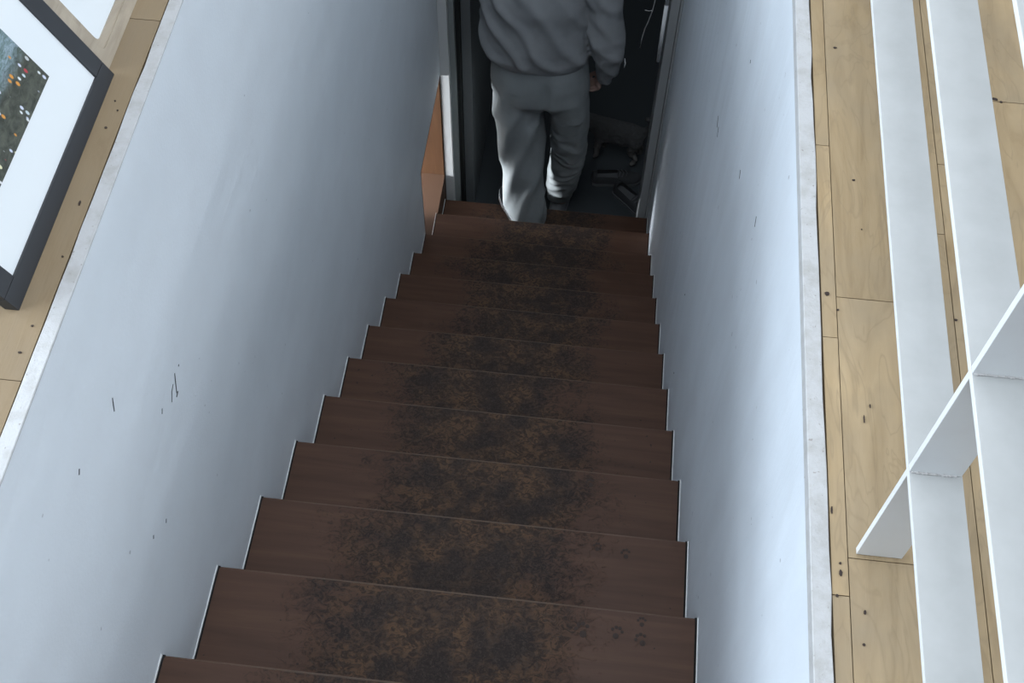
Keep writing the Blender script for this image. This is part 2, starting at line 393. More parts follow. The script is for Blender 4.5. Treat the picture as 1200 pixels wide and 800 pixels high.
def row(x0, x1, cuts):
    for a, b_ in zip(cuts, cuts[1:]): plank(x0, x1, a, b_, random.uniform(-0.0003, 0.0))
row(W+0.0225, 0.9770, [-1.2, -0.35, 0.197, 0.541, 0.866, 1.52, 3.245])
row(0.9770, 1.0515, [-1.2, -0.62, 0.243, 0.605, 1.62, 3.245])
row(1.0515, 1.1260, [-1.2, -0.2, 0.725, 3.245])
row(1.1260, 1.2005, [-1.2, -0.5, 0.850, 1.55, 3.245])
row(1.2005, 1.2750, [-1.2, 0.10, 0.982, 3.245])
row(1.2750, 1.3495, [-1.2, -0.3, 0.6, 1.4, 3.245])
row(1.3495, 1.4240, [-1.2, -0.1, 0.3, 1.1, 3.245])
row(-0.0960, -0.0215, [-1.2, -0.3, 0.36, 0.998, 3.245])
row(-0.1705, -0.0960, [-1.2, 0.1, 0.7, 1.35, 3.245])
row(-0.2450, -0.1705, [-1.2, -0.2, 0.45, 1.2, 3.245])
row(-0.3195, -0.2450, [-1.2, 0.3, 0.9, 1.6, 3.245])
def dab(name, parent, m_, c, r, n=7, z=0.0009, sx=1.0, sy=1.0, ang=0.0):
    bm = bmesh.new(); vs_ = []
    for k in range(n):
        a = 2*PI*k/n; q = r*random.uniform(0.7, 1.15)
        x_, y_ = q*sx*math.cos(a), q*sy*math.sin(a)
        vs_.append(bm.verts.new((c[0]+x_*math.cos(ang)-y_*math.sin(ang), c[1]+x_*math.sin(ang)+y_*math.cos(ang), c[2]+z)))
    f = bm.faces.new(vs_)
    ex = bmesh.ops.extrude_face_region(bm, geom=[f]); bmesh.ops.translate(bm, vec=(0, 0, -z*0.9), verts=[v for v in ex['geom'] if isinstance(v, bmesh.types.BMVert)])
    return obj(name, bm, m_, parent)
for (x, y, r_, sx, sy) in [(0.992, 1.064, .0030, 1.3, .8), (1.008, .806, .0028, 1.2, .8), (1.015, .720, .0013, 1, 1), (.965, .608, .0042, 1, 1), (.978, .584, .0022, 1, 1),
        (.954, .626, .003, .6, 2), (.968, .224, .004, .6, 1.4), (.993, .180, .0028, .7, 1.5), (.990, .143, .0025, 1, 1), (.963, .196, .0024, 1, 1), (.968, .235, .002, 1, 1),
        (.9605, .30, .004, .5, 2.0), (1.219, .986, .0060, 1.4, .7), (1.228, .981, .0030, 1, 1), (1.208, .990, .003, 1.4, .7), (1.128, .586, .0028, 1, 1), (1.004, .425, .0026, .5, 3), (1.012, .445, .002, .6, 2.0),
        (-.040, .777, .0025, 1, 1), (-.042, .829, .0022, 1, 1), (-.033, .811, .0018, 1, 1), (-.035, .64, .003, .7, 2), (-.030, .55, .002, 1, 1), (-.034, .44, .0022, 1, 1), (-.037, .40, .0028, 1.3, .7)]:
    dab('dark_spot', floor, M['dirt'], (x, y, 0.0002), r_*0.78, sx=sx, sy=sy)

# wall scuffs
def wall_mark(parent, xw, pts, r, sgn):
    """flat sliver of black rubber on a wall, pts are (y, z)"""
    bm = bmesh.new(); n = len(pts); L_, R_ = [], []
    for i, (y, z) in enumerate(pts):
        a = Vector(pts[min(i+1, n-1)])-Vector(pts[max(i-1, 0)]); a = a.normalized() if a.length else Vector((1, 0)); p = Vector((-a.y, a.x))
        w = r*(0.35 + 0.65*math.sin(PI*(i+0.5)/n))
        L_.append(bm.verts.new((xw+sgn*0.0006, y+p.x*w, z+p.y*w))); R_.append(bm.verts.new((xw+sgn*0.0006, y-p.x*w, z-p.y*w)))
    fs = [bm.faces.new((L_[i], L_[i+1], R_[i+1], R_[i])) for i in range(n-1)]
    ex = bmesh.ops.extrude_face_region(bm, geom=fs); bmesh.ops.translate(bm, vec=(-sgn*0.0005, 0, 0), verts=[v for v in ex['geom'] if isinstance(v, bmesh.types.BMVert)])
    return obj('scuff_mark', bm, M['scuff'], parent)
for pts, r_ in [([(.634, -.424), (.626, -.44), (.617, -.459)], .0016), ([(.622, -.462), (.612, -.464)], .0020), ([(.618, -.432), (.606, -.436), (.594, -.450)], .0011),
                ([(.468, -.221), (.463, -.231), (.458, -.242)], .0013), ([(.563, -.417), (.557, -.424)], .0012), ([(.445, -.582), (.440, -.587)], .0013), ([(.399, -.545), (.395, -.55)], .0012),
                ([(.34, -.192), (.334, -.198)], .0014), ([(.655, -.43), (.652, -.432)], .0012)]:
    wall_mark(wall_left, 0.0, pts, r_, 1)
for pts, r_ in [([(1.697, -.815), (1.686, -.826), (1.676, -.832)], .0024), ([(1.655, -.808), (1.640, -.826)], .0020), ([(1.250, -.496), (1.238, -.508)], .002), ([(1.575, -1.374), (1.579, -1.38)], .0025), ([(1.449, -1.575), (1.454, -1.580)], .0026),
                ([(1.437, -.388), (1.432, -.392)], .0016), ([(1.0, -.33), (.99, -.345)], .0016)]:
    wall_mark(wall_right, W, pts, r_, -1)

# ------------------------------------------------------------------ stairs
stairs = thing(empty('staircase', (W/2, 1.5, ZL)), 'straight flight of brown painted wooden steps worn dark along the middle', 'staircase')
def in_stairs(o):
    o.parent = stairs; o.matrix_parent_inverse = Matrix.Translation(-stairs.location); return o
NOSE = {}
for i in range(-3, 13):
    yn = TY0+i*GO; zt = TZ0-i*RI
    if i == 11: yn = 2.940
    if i == 12: yn = 3.178
    NOSE[i] = (yn, zt)
treads = {}
for i, (yn, zt) in NOSE.items():
    yb = NOSE[i-1][0]-0.030 if i-1 in NOSE else yn-GO-0.03
    bm = bmesh.new(); box(bm, 0.0060, W-0.0060, yb, yn, zt-0.034, zt)
    fe = [e for e in bm.edges if all(abs(v.co.y-yn) < 1e-5 for v in e.verts) and abs(e.verts[0].co.z-e.verts[1].co.z) < 1e-5]
    bmesh.ops.bevel(bm, geom=fe, offset=0.005, segments=3, affect='EDGES')
    o = obj('tread', bm, M['tread'], loc=(0, yn, zt)); in_stairs(o); treads[i] = o
    for a, b_, c_, d_ in ((0.0008, 0.0058, 0.0002, 0.0016), (W-0.0058, W-0.0008, W-0.0016, W-0.0002)):
        in_stairs(cube('gap_shade_strip', (a, b_, yb+0.03, yn+0.0015, zt-0.036, zt-0.004), M['seam']))  # dark strip painted in for the shade deep between step and wall
        ck = bmesh.new(); n = 16; rows_ = []                      # ragged bead of filler where the wall meets the step
        for k in range(n+1):
            y_ = yb+0.031+(yn-yb-0.031)*k/n; h_ = zt+0.0008+random.uniform(0.0, 0.0024)
            rows_.append([ck.verts.new(p) for p in ((c_, y_, zt-0.003), (d_, y_, zt-0.003), (d_, y_, h_), (c_, y_, h_))])
        for A, B in zip(rows_, rows_[1:]):
            for k in range(4): ck.faces.new((A[k], A[(k+1) % 4], B[(k+1) % 4], B[k]))
        ck.faces.new(rows_[0]); ck.faces.new(rows_[-1])
        in_stairs(obj('filler_bead', ck, M['filler']))
    zn = zt-RI if i < 12 else ZL
    o = cube('riser', (0.004, W-0.004, yn-0.046, yn-0.026, zn+0.0005, zt-0.0345), M['riser']); in_stairs(o)
def paw(i, x, y, ang, s=1.0):
    yn, zt = NOSE[i]
    bm = bmesh.new()
    for (dx, dy, r_) in ((0, -.010, .0075), (-.011, .004, .0042), (-.004, .011, .0045), (.005, .011, .0045), (.012, .004, .0042)):
        q = [bm.verts.new((x+s*(dx*math.cos(ang)-dy*math.sin(ang))+s*r_*math.cos(a), y+s*(dx*math.sin(ang)+dy*math.cos(ang))+s*r_*math.sin(a), zt+0.0007)) for a in [k*PI/4 for k in range(8)]]
        f = bm.faces.new(q); ex = bmesh.ops.extrude_face_region(bm, geom=[f]); bmesh.ops.translate(bm, vec=(0, 0, -0.0006), verts=[v for v in ex['geom'] if isinstance(v, bmesh.types.BMVert)])
    o = obj('paw_print', bm, M['dirt']); o.parent = treads[i]; o.matrix_parent_inverse = Matrix.Translation(-Vector((0, yn, zt)))
paw(1, .716, .462, 0.3, .95); paw(1, .782, .464, -0.2, .8); paw(1, .828, .455, 0.5, .8); paw(1, .828, .490, 0.1, .6); paw(2, .802, .707, 0.2, .7); paw(2, .741, .716, 0.0, .6); paw(3, .72, .96, 0.4, .7)

# ------------------------------------------------------------------ lower hall, doorway
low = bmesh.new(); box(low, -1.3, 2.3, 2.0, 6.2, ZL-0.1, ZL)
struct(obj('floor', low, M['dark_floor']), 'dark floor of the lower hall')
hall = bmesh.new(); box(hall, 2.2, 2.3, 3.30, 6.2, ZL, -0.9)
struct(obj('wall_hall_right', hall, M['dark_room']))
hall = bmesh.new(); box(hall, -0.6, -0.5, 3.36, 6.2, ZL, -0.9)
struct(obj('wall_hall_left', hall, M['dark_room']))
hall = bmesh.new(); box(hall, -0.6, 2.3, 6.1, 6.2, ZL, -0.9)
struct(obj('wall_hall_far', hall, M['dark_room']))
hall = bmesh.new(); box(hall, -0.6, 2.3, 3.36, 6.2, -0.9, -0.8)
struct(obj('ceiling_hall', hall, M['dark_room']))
HD = -1.16
fw_ = bmesh.new()
box(fw_, -0.6, -0.105, 3.26, 3.36, ZL, -0.201); box(fw_, W+0.105, 2.3, 3.26, 3.36, ZL, -0.201); box(fw_, -0.105, W+0.105, 3.301, 3.36, HD+0.04, -0.201)
struct(obj('wall_front', fw_, M['wall_up']))
door = struct(empty('door_1', (0.46, 3.25, ZL)), 'white door frame with a dark grey leaf standing open inwards')
def in_door(o):
    o.parent = door; o.matrix_parent_inverse = Matrix.Translation(-door.location); return o
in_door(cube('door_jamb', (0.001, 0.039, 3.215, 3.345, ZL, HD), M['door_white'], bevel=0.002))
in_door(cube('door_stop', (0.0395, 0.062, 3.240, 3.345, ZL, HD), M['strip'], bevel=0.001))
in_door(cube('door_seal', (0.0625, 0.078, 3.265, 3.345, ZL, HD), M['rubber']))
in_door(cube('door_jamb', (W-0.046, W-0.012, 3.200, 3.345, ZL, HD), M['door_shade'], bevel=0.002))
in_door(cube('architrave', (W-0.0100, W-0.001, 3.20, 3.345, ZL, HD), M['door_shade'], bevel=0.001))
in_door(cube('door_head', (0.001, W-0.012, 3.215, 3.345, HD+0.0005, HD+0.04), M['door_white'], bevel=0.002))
leaf = in_door(cube('door_leaf', (0.080, 0.120, 3.30, 4.08, ZL+0.012, HD-0.004), M['door_grey'], bevel=0.002))
hb = bmesh.new()
box(hb, 0.1205, 0.1245, 3.315, 3.345, ZL+0.18, ZL+0.29)
h_ = obj('hinge', hb, M['rubber']); h_.parent = leaf; h_.matrix_parent_inverse = Matrix.Translation(-door.location)
# white tube beside the right jamb
tb = bmesh.new(); tube_bm(tb, [(0.872, 3.185, -2.075), (0.872, 3.185, -1.795)], 0.0075, 14); tube_bm(tb, [(0.872, 3.185, -1.79), (0.872, 3.185, -1.30)], 0.0075, 14)
tb2 = bmesh.new()
pull = thing(empty('pull_bar', (0.872, 3.185, -1.6)), 'slim white vertical bar fixed beside the right hand door jamb', 'bar')
o = obj('tube', tb, M['white_plastic'], smooth=True); o.parent = pull; o.matrix_parent_inverse = Matrix.Translation(-pull.location)
for z in (-1.5, -1.35):
    bk = bmesh.new(); tube_bm(bk, [(0.872, 3.185, z), (0.892, 3.21, z)], 0.005, 8)
    o = obj('bracket', bk, M['white_plastic']); o.parent = pull; o.matrix_parent_inverse = Matrix.Translation(-pull.location)

# space behind the low opening in the left wall
side = bmesh.new()
box(side, -1.3, -0.105, 3.262, 3.30, ZL, -2.0); box(side, -1.3, -0.105, 2.0, 2.05, ZL, -2.0); box(side, -1.3, -0.105, 2.05, 3.262, -2.05, -2.0)
box(side, -1.3, -1.25, 2.05, 3.262, ZL, -2.70); box(side, -1.3, -1.25, 2.05, 2.82, -2.70, -2.05); box(side, -1.3, -1.25, 3.18, 3.262, -2.70, -2.05); box(side, -1.3, -1.25, 2.82, 3.18, -2.46, -2.05); box(side, -0.30, -0.24, 2.05, 3.10, -2.60, -2.05); box(side, -0.30, -0.24, 2.05, 2.975, ZL, -2.60)  # last two boxes: unseen beam and pier added to cut the window light
struct(obj('wall_alcove_light_block', side, M['wall_up']))
struct(cube('floor', (-1.25, -0.001, 2.05, 3.210, ZL+0.0005, -2.90), M['orange_floor']), 'orange brown wooden floor of the low alcove')
thing(cube('wooden_panel', (-0.52, -0.003, 3.212, 3.236, ZL+0.002, OZ-0.004), M['orange'], bevel=0.002), 'orange brown wooden panel inside the low opening at the foot of the left wall', 'panel')

# ------------------------------------------------------------------ upper room shell (behind and around the camera)
def wall_with_window(name, axis, c, t, a0, a1, z0, z1, wa0, wa1, wz0, wz1):
    bm = bmesh.new()
    for (p0, p1, q0, q1) in ((a0, wa0, z0, z1), (wa1, a1, z0, z1), (wa0, wa1, z0, wz0), (wa0, wa1, wz1, z1)):
        if axis == 'x': box(bm, c, c+t, p0, p1, q0, q1)
        else: box(bm, p0, p1, c, c+t, q0, q1)
    return struct(obj(name, bm, M['wall_up']))
wall_with_window('wall_upper_left', 'x', -2.7, 0.1, -3.0, 5.0, -0.2, 2.5, -1.05, 1.65, 0.60, 2.00)
wall_with_window('wall_upper_right', 'x', 3.6, 0.1, -3.0, 5.0, -0.2, 2.5, -0.9, 1.3, 0.85, 2.25)
struct(cube('wall_upper_far', (-2.7, 3.7, 5.0, 5.1, -0.2, 2.5), M['wall_up']))
struct(cube('wall_upper_near', (-2.7, 3.7, -3.1, -3.0, -0.2, 2.5), M['wall_up']))
cl = bmesh.new()
for (x0, x1, y0, y1) in ((-2.7, -0.15, -3.1, 5.1), (1.25, 3.7, -3.1, 5.1), (-0.15, 1.25, -3.1, -0.55), (-0.15, 1.25, 2.55, 5.1)): box(cl, x0, x1, y0, y1, 2.4, 2.5)
struct(obj('ceiling', cl, M['wall_up']))
wf = bmesh.new()
for (y0, y1, z0, z1) in ((-1.05, 1.65, 0.60, 0.66), (-1.05, 1.65, 1.94, 2.00), (-1.05, -0.99, 0.66, 1.94), (1.59, 1.65, 0.66, 1.94), (0.27, 0.33, 0.66, 1.94)): box(wf, -2.68, -2.62, y0, y1, z0, z1)
struct(obj('window_1', wf, M['door_white']))

# ------------------------------------------------------------------ white flat-bar balustrades
def balustrade(x0, depth, posts, label, beads):
    root = thing(empty('balustrade', (x0+depth/2, 0.5, 0)), label, 'balustrade')
    def ch(o):
        o.parent = root; o.matrix_parent_inverse = Matrix.Translation(-root.location); return o
    for z in (0.207, 0.393, 0.580, 0.767):
        ch(cube('rail', (x0, x0+depth, -1.15, 2.05, z-0.0075, z), M['bar'], bevel=0.0007))
    ch(cube('handrail', (x0-0.006, x0+depth+0.006, -1.15, 2.05, 0.947, 0.96), M['bar'], bevel=0.001))
    zs = [0.0006, 0.1994, 0.2071, 0.3854, 0.3931, 0.5724, 0.5801, 0.7594, 0.7671, 0.9469]
    for yp in posts:
        p = bmesh.new()
        for a, b_ in zip(zs[0::2], zs[1::2]):
            box(p, x0+0.0003, x0+depth-0.001, yp-0.0038, yp+0.0038, a, b_)
        ch(obj('post', p, M['bar'], bevel=0.0006))
        if beads:
            for z in (0.207, 0.393, 0.580):
                w = bmesh.new(); n = 26
                for k in range(n):
                    x = x0+0.004+(depth-0.010)*k/n; s = random.uniform(0.0007, 0.0018)
                    ellipsoid_bm(w, (x, yp-0.0042, z+0.0008), (s*1.5, s, s*0.9), 6, 4)
                ch(obj('filler_bead', w, M['weld']))
    return root
balustrade(0.986, 0.0525, (-0.72, 0.252, 1.30), 'white balustrade of flat bars standing on the boards right of the stairwell', True)
balustrade(-0.2465, 0.05, (-0.72, 1.62), 'white balustrade of flat bars on the left floor, behind the framed pictures', False)

# ------------------------------------------------------------------ pictures leaning on the left
LEAN = math.radians(26)
def lean_root(name, x0, y_far, lean, zoff):
    o = empty(name, (x0, y_far, zoff))
    # local x runs towards the camera along the floor edge, local y up the face, local z out of the face
    X = Vector((0, -1, 0)); Y = Vector((-math.sin(lean), 0, math.cos(lean))); Z = X.cross(Y)
    if Z.x < 0: Z = -Z
    mm = Matrix((X, Y, Z)).transposed().to_4x4(); mm.translation = o.location
    return o, mm
def put(o, mm, root):
    o.matrix_world = mm; o.parent = root; o.matrix_parent_inverse = Matrix.Translation(-root.location); return o
def moulding(bm, w, h, b_, z0, z1):
    box(bm, 0, w, 0, b_, z0, z1); box(bm, 0, w, h-b_, h, z0, z1); box(bm, 0, b_, b_, h-b_, z0, z1); box(bm, w-b_, w, b_, h-b_, z0, z1)
root, mm = lean_root('picture_frame', -0.058, 0.881, LEAN, 0.0)
thing(root, 'black framed print with a wide white mount, leaning on the floor at left', 'picture')
FWid, FH = 0.420, 0.335
for (a0, a1, b0, b1) in ((0, FWid, 0, .0255), (0, FWid, FH-.0255, FH), (0, .030, .0257, FH-.0257), (FWid-.036, FWid, .0257, FH-.0257)):
    put(cube('frame_bar', (a0, a1, b0, b1, -0.018, 0.0), M['black_frame'], bevel=0.0012), mm, root)
put(cube('mount', (0.026, FWid-0.030, 0.022, FH-0.022, -0.008, -0.004), M['mat_board']), mm, root)
put(cube('print', (0.091, 0.320, 0.0905, FH-0.080, -0.0038, -0.0034), M['picture']), mm, root)
put(cube('backing', (0.026, FWid-0.030, 0.022, FH-0.022, -0.016, -0.0085), M['board_back']), mm, root)
# second frame, rounded inner corners
root, mm = lean_root('picture_frame', -0.069, 1.250, LEAN, 0.0)
thing(root, 'pale wooden frame around a blank white panel with rounded corners, beyond the black frame', 'picture')
w2, h2, b2, rr = 0.362, 0.30, 0.030, 0.010
def rrect(x0, x1, y0, y1, r, n=6):
    P = []
    for cx, cy, a0 in ((x1-r, y1-r, 0), (x0+r, y1-r, PI/2), (x0+r, y0+r, PI), (x1-r, y0+r, 1.5*PI)):
        for k in range(n+1): P.append((cx+r*math.cos(a0+PI/2*k/n), cy+r*math.sin(a0+PI/2*k/n)))
    return P
fb = bmesh.new(); po = rrect(0, w2, 0, h2, 0.002); pi_ = rrect(b2, w2-b2, b2, h2-b2, rr); pm = rrect(b2*0.62, w2-b2*0.62, b2*0.62, h2-b2*0.62, rr*1.2)
rows = [[fb.verts.new((x, y, z)) for x, y in P] for P, z in ((po, -0.016), (po, 0.0), (pm, 0.0), (pm, -0.003), (pi_, -0.004), (pi_, -0.016))]
for A, B in zip(rows, rows[1:]+rows[:1]):
    n = len(A)
    for k in range(n): fb.faces.new((A[k], A[(k+1) % n], B[(k+1) % n], B[k]))
put(obj('frame_rim', fb, M['palewood']), mm, root)
put(cube('white_panel', (b2-.004, w2-b2+.004, b2-.004, h2-b2+.004, -0.013, -0.0065), M['mat_board']), mm, root)

# ------------------------------------------------------------------ person going down the last steps
PX, PY = 0.40, 3.19
person = bmesh.new()
sv = [((.41, 3.19, -2.17), (.105, .075)), ((.395, 3.19, -2.02), (.12, .085)), ((.39, 3.20, -1.82), (.14, .095)), ((.39, 3.205, -1.70), (.10, .075)), ((.39, 3.215, -1.60), .052), ((.39, 3.225, -1.52), .05),
      ((.215, 3.20, -1.70), .055), ((.215, 3.235, -1.955), .040), ((.245, 3.43, -1.99), .030),
      ((.575, 3.20, -1.70), .055), ((.690, 3.165, -1.985), .042), ((.672, 3.220, -2.195), .026),
      ((.330, 3.175, -2.33), .066), ((.350, 3.135, -2.60), .055), ((.382, 3.070, -2.93), .038), ((.384, 3.065, -2.985), .036), ((.335, 3.165, -3.005), .022),
      ((.525, 3.195, -2.33), .060), ((.547, 3.255, -2.72), .050), ((.520, 3.335, -3.12), .037), ((.519, 3.340, -3.175), .036), ((.535, 3.470, -3.195), .026)]
se = [(0, 1), (1, 2), (2, 3), (3, 4), (4, 5), (3, 6), (6, 7), (7, 8), (3, 9), (9, 10), (10, 11), (0, 12), (12, 13), (13, 14), (14, 15), (15, 16), (0, 17), (17, 18), (18, 19), (19, 20), (20, 21)]
skin_bm(person, sv, se, 0, 2)
HC = Vector((.39, 3.235, -1.445))
tilt = Matrix.Rotation(math.radians(-18), 4, 'X')
ellipsoid_bm(person, HC, (.072, .092, .105), 24, 16, tilt)
ellipsoid_bm(person, HC+Vector((0, .035, -.062)), (.052, .052, .052), 20, 12, tilt)        # jaw
ellipsoid_bm(person, HC+Vector((0, .100, -.030)), (.014, .022, .022), 12, 8, tilt)         # nose
for s in (-1, 1): ellipsoid_bm(person, HC+Vector((s*.073, .0, -.018)), (.010, .018, .030), 12, 8, tilt)
def hand(bm, wrist, d, side, curl, palm_n):
    """wrist point, direction of the hand, sideways axis towards the thumb, palm normal; fingers curl towards palm_n"""
    d = Vector(d).normalized(); t = Vector(side).normalized(); n = Vector(palm_n).normalized(); w = Vector(wrist)
    pv = [(w, .024), (w+d*.035, (.030, .018)), (w+d*.075, (.034, .016))]
    skin_bm(bm, [(tuple(p), r_) for p, r_ in pv], [(0, 1), (1, 2)], 0, 2)
    for k, (off, ln) in enumerate(((.026, .072), (.009, .080), (-.009, .074), (-.025, .058))):
        b0 = w+d*.072+t*off; pts = [b0-d*.02, b0]; ang = 0.25
        for seg in (.45, .32, .23):
            ang += curl; dirv = d*math.cos(ang)+n*math.sin(ang); pts.append(pts[-1]+dirv*ln*seg)
        skin_bm(bm, [(tuple(p), .0088-.0007*i) for i, p in enumerate(pts)], [(i, i+1) for i in range(len(pts)-1)], 0, 1)
    tp = [w+d*.02+t*.018, w+d*.045+t*.036+n*.008, w+d*.068+t*.040+n*.022, w+d*.086+t*.034+n*.034]
    skin_bm(bm, [(tuple(p), r_) for p, r_ in zip(tp, (.013, .011, .010, .0085))], [(0, 1), (1, 2), (2, 3)], 0, 1)
hand(person, (.668, 3.222, -2.200), (-.30, .10, -.95), (-.25, .95, .15), 0.62, (-.95, -.2, .25))
hand(person, (.245, 3.435, -1.99), (.35, .93, .0), (.2, 0, .95), 0.5, (.9, -.35, -.1))
body = remesh(person, 'person', M['skin'], 0.0045, 3)
thing(body, 'person in a grey sweatshirt and grey sweatpants walking away down the last step', 'person')
def ridge(a, sharp=1.6): return (0.5+0.5*math.sin(a))**sharp
# sweatshirt
tp = bmesh.new()
loft_bm(tp, [(.405, 3.195, -2.098, .192, .128), (.402, 3.192, -2.075, .204, .140), (.394, 3.190, -2.04, .214, .150), (.388, 3.190, -1.98, .212, .150), (.382, 3.195, -1.90, .206, .142), (.382, 3.20, -1.80, .204, .140), (.385, 3.205, -1.72, .185, .125), (.388, 3.21, -1.665, .14, .10), (.39, 3.215, -1.63, .075, .07)])
def arm_loft(bm, pts):
    tube_bm(bm, [p for p, r_ in pts], [r_ for p, r_ in pts], 18)
arm_loft(tp, [((.53, 3.20, -1.69), .068), ((.600, 3.20, -1.72), .074), ((.640, 3.195, -1.81), .073), ((.652, 3.185, -1.90), .076), ((.664, 3.170, -1.965), .074), ((.676, 3.165, -2.03), .066), ((.681, 3.185, -2.11), .054), ((.677, 3.205, -2.17), .042), ((.672, 3.215, -2.205), .036), ((.667, 3.225, -2.236), .031)])
arm_loft(tp, [((.25, 3.20, -1.69), .068), ((.225, 3.20, -1.73), .074), ((.220, 3.22, -1.84), .068), ((.225, 3.24, -1.95), .064), ((.232, 3.30, -1.985), .058), ((.243, 3.40, -1.99), .044)])
def sweat_fold(p, n):
    back = max(0.0, min(1.0, (3.26-p.y)/0.10))
    aw = max(0.0, min(1.0, (p.x-0.585)/0.045))
    arm = 0.006*(ridge((p.z+p.x*0.9)*62+2*noise.noise(p*9))-0.5)+0.008*noise.noise(p*13)
    w = noise.noise(Vector((p.x*6, p.y*6, p.z*4)))
    s = .80*p.x+.60*p.z+0.035*w+0.25*(p.x-.4)**2
    fade = max(0.0, min(1.0, (p.z+2.085)/0.05))
    f = 0.017*(ridge(s*72, 2.0)-0.4)*back*fade*(0.75+0.5*w)
    return (f+0.007*noise.noise(p*11)*fade)*(1-aw)+arm*aw
top = remesh(tp, 'sweatshirt', M['sweats'], 0.0065, 5, body, sweat_fold)
top['label'] = 'loose grey sweatshirt'
# sweatpants
pt = bmesh.new()
loft_bm(pt, [(.408, 3.192, -2.03, .180, .120), (.410, 3.190, -2.10, .190, .132), (.413, 3.188, -2.18, .198, .146), (.416, 3.185, -2.26, .203, .146), (.420, 3.185, -2.29, .188, .125), (.424, 3.188, -2.325, .160, .095), (.430, 3.190, -2.352, .105, .050)])
loft_bm(pt, [(.335, 3.185, -2.15, .070, .095), (.326, 3.180, -2.25, .098, .125), (.328, 3.170, -2.356, .102, .128), (.341, 3.155, -2.439, .104, .118), (.349, 3.140, -2.525, .099, .110), (.358, 3.110, -2.652, .089, .102), (.370, 3.090, -2.797, .091, .098), (.377, 3.080, -2.895, .092, .100), (.392, 3.085, -2.940, .080, .106), (.411, 3.090, -3.000, .062, .106)])
loft_bm(pt, [(.500, 3.190, -2.15, .070, .095), (.514, 3.190, -2.25, .098, .128), (.538, 3.200, -2.361, .085, .122), (.545, 3.215, -2.477, .082, .112), (.548, 3.230, -2.598, .077, .104), (.548, 3.250, -2.702, .077, .098), (.542, 3.270, -2.809, .077, .092), (.528, 3.305, -2.98, .070, .080), (.522, 3.325, -3.07, .060, .066), (.519, 3.335, -3.118, .053, .058)])
def pant_fold(p, n):
    q = 0.0
    if p.z > -2.38:
        g_ = abs(p.x-.447)                                        # seam between the buttocks
        q -= 0.013*math.exp(-(g_/0.016)**2)*max(0, min(1, (-2.12-p.z)/0.06))*(1 if p.y < 3.19 else 0)
        q += 0.005*noise.noise(p*12)
    if p.x < .46 and p.z < -2.2:                                  # long diagonal drapes of the straight left leg
        s = .75*p.x-.22*p.z+0.02*noise.noise(p*7)
        q += 0.009*(ridge(s*85, 1.8)-0.4)*min(1, (-2.2-p.z)/0.1)
        q += 0.006*noise.noise(Vector((p.x*14, p.y*14, p.z*5)))
    if p.x >= .46 and p.z < -2.45:                                # bunched folds of the bent right leg
        s = p.z+.45*(p.x-.5)*math.sin(p.z*9)+0.03*noise.noise(p*8)
        q += 0.0045*(ridge(s*95+3*noise.noise(p*14), 1.5)-0.4)*min(1, (-2.45-p.z)/0.15)+0.008*noise.noise(p*16)
    return q
pants = remesh(pt, 'sweatpants', M['trousers'], 0.0065, 9, body, pant_fold)
# hem band
# shoes
def shoe(ank, toe, zf, upper, sole):
    a = Vector((ank[0], ank[1], 0)); t = Vector((toe[0], toe[1], 0)); d = (t-a).normalized(); s = Vector((d.y, -d.x, 0))
    heel = a-d*0.065; Lg = 0.295
    prof = [(0, .026), (.02, .036), (.08, .040), (.15, .043), (.20, .049), (.245, .045), (.28, .030), (Lg, .012)]
    hts = [.062, .075, .090, .078, .058, .048, .042, .036]
    ub = bmesh.new(); rows = []
    for (u, w), h in zip(prof, hts):
        c = heel+d*u
        rows.append([ub.verts.new(tuple(c+s*w*math.cos(k*PI/8)*(1 if k not in (0, 8) else 1)+Vector((0, 0, zf+.022+(h-.022)*math.sin(k*PI/8))))) for k in range(9)])
    for A, B in zip(rows, rows[1:]):
        for k in range(8): ub.faces.new((A[k], A[k+1], B[k+1], B[k]))
    for A, B in zip(rows, rows[1:]): ub.faces.new((A[0], B[0], B[8], A[8]))
    ub.faces.new(rows[0]); ub.faces.new(rows[-1])
    o = obj('shoe', ub, upper, body, smooth=True)
    sb = bmesh.new(); pts = [heel+d*u+s*(w+.003) for u, w in prof]+[heel+d*u-s*(w+.003) for u, w in reversed(prof)]
    bot = [sb.verts.new((p.x, p.y, zf+.0005)) for p in pts]; tp_ = [sb.verts.new((p.x, p.y, zf+.0225)) for p in pts]
    n = len(pts); sb.faces.new(bot); sb.faces.new(tp_)
    for k in range(n): sb.faces.new((bot[k], bot[(k+1) % n], tp_[(k+1) % n], tp_[k]))
    obj('sole', sb, sole, o)
shoe((.371, 3.066), (.299, 3.207), TZ0-12*RI, M['shoe'], M['sole'])
shoe((.519, 3.345), (.535, 3.48), ZL, M['greysole'], M['greysole'])
# hair, eyes, brows, mouth
hb = bmesh.new(); ellipsoid_bm(hb, HC+Vector((0, -.012, .012)), (.079, .096, .106), 28, 18, tilt)
for v in list(hb.verts):
    if v.co.y > HC.y+.045 and v.co.z < HC.z+.05: hb.verts.remove(v)
for v in list(hb.verts):
    if v.co.z < HC.z-.075: hb.verts.remove(v)
for v in hb.verts: v.co += (v.co-HC).normalized()*0.004*noise.noise(v.co*60)
obj('hair', hb, M['hair'], body, smooth=True)
for s in (-1, 1):
    e = bmesh.new(); ellipsoid_bm(e, HC+Vector((s*.030, .086, -.004)), (.012, .008, .0075), 12, 8); obj('eye', e, M['eyewhite'], body, smooth=True)
    e = bmesh.new(); ellipsoid_bm(e, HC+Vector((s*.030, .0925, -.005)), (.005, .003, .005), 10, 6); obj('iris', e, M['eye'], body, smooth=True)
e = bmesh.new(); ellipsoid_bm(e, HC+Vector((0, .084, -.074)), (.024, .008, .007), 14, 8); obj('mouth', e, M['lip'], body, smooth=True)
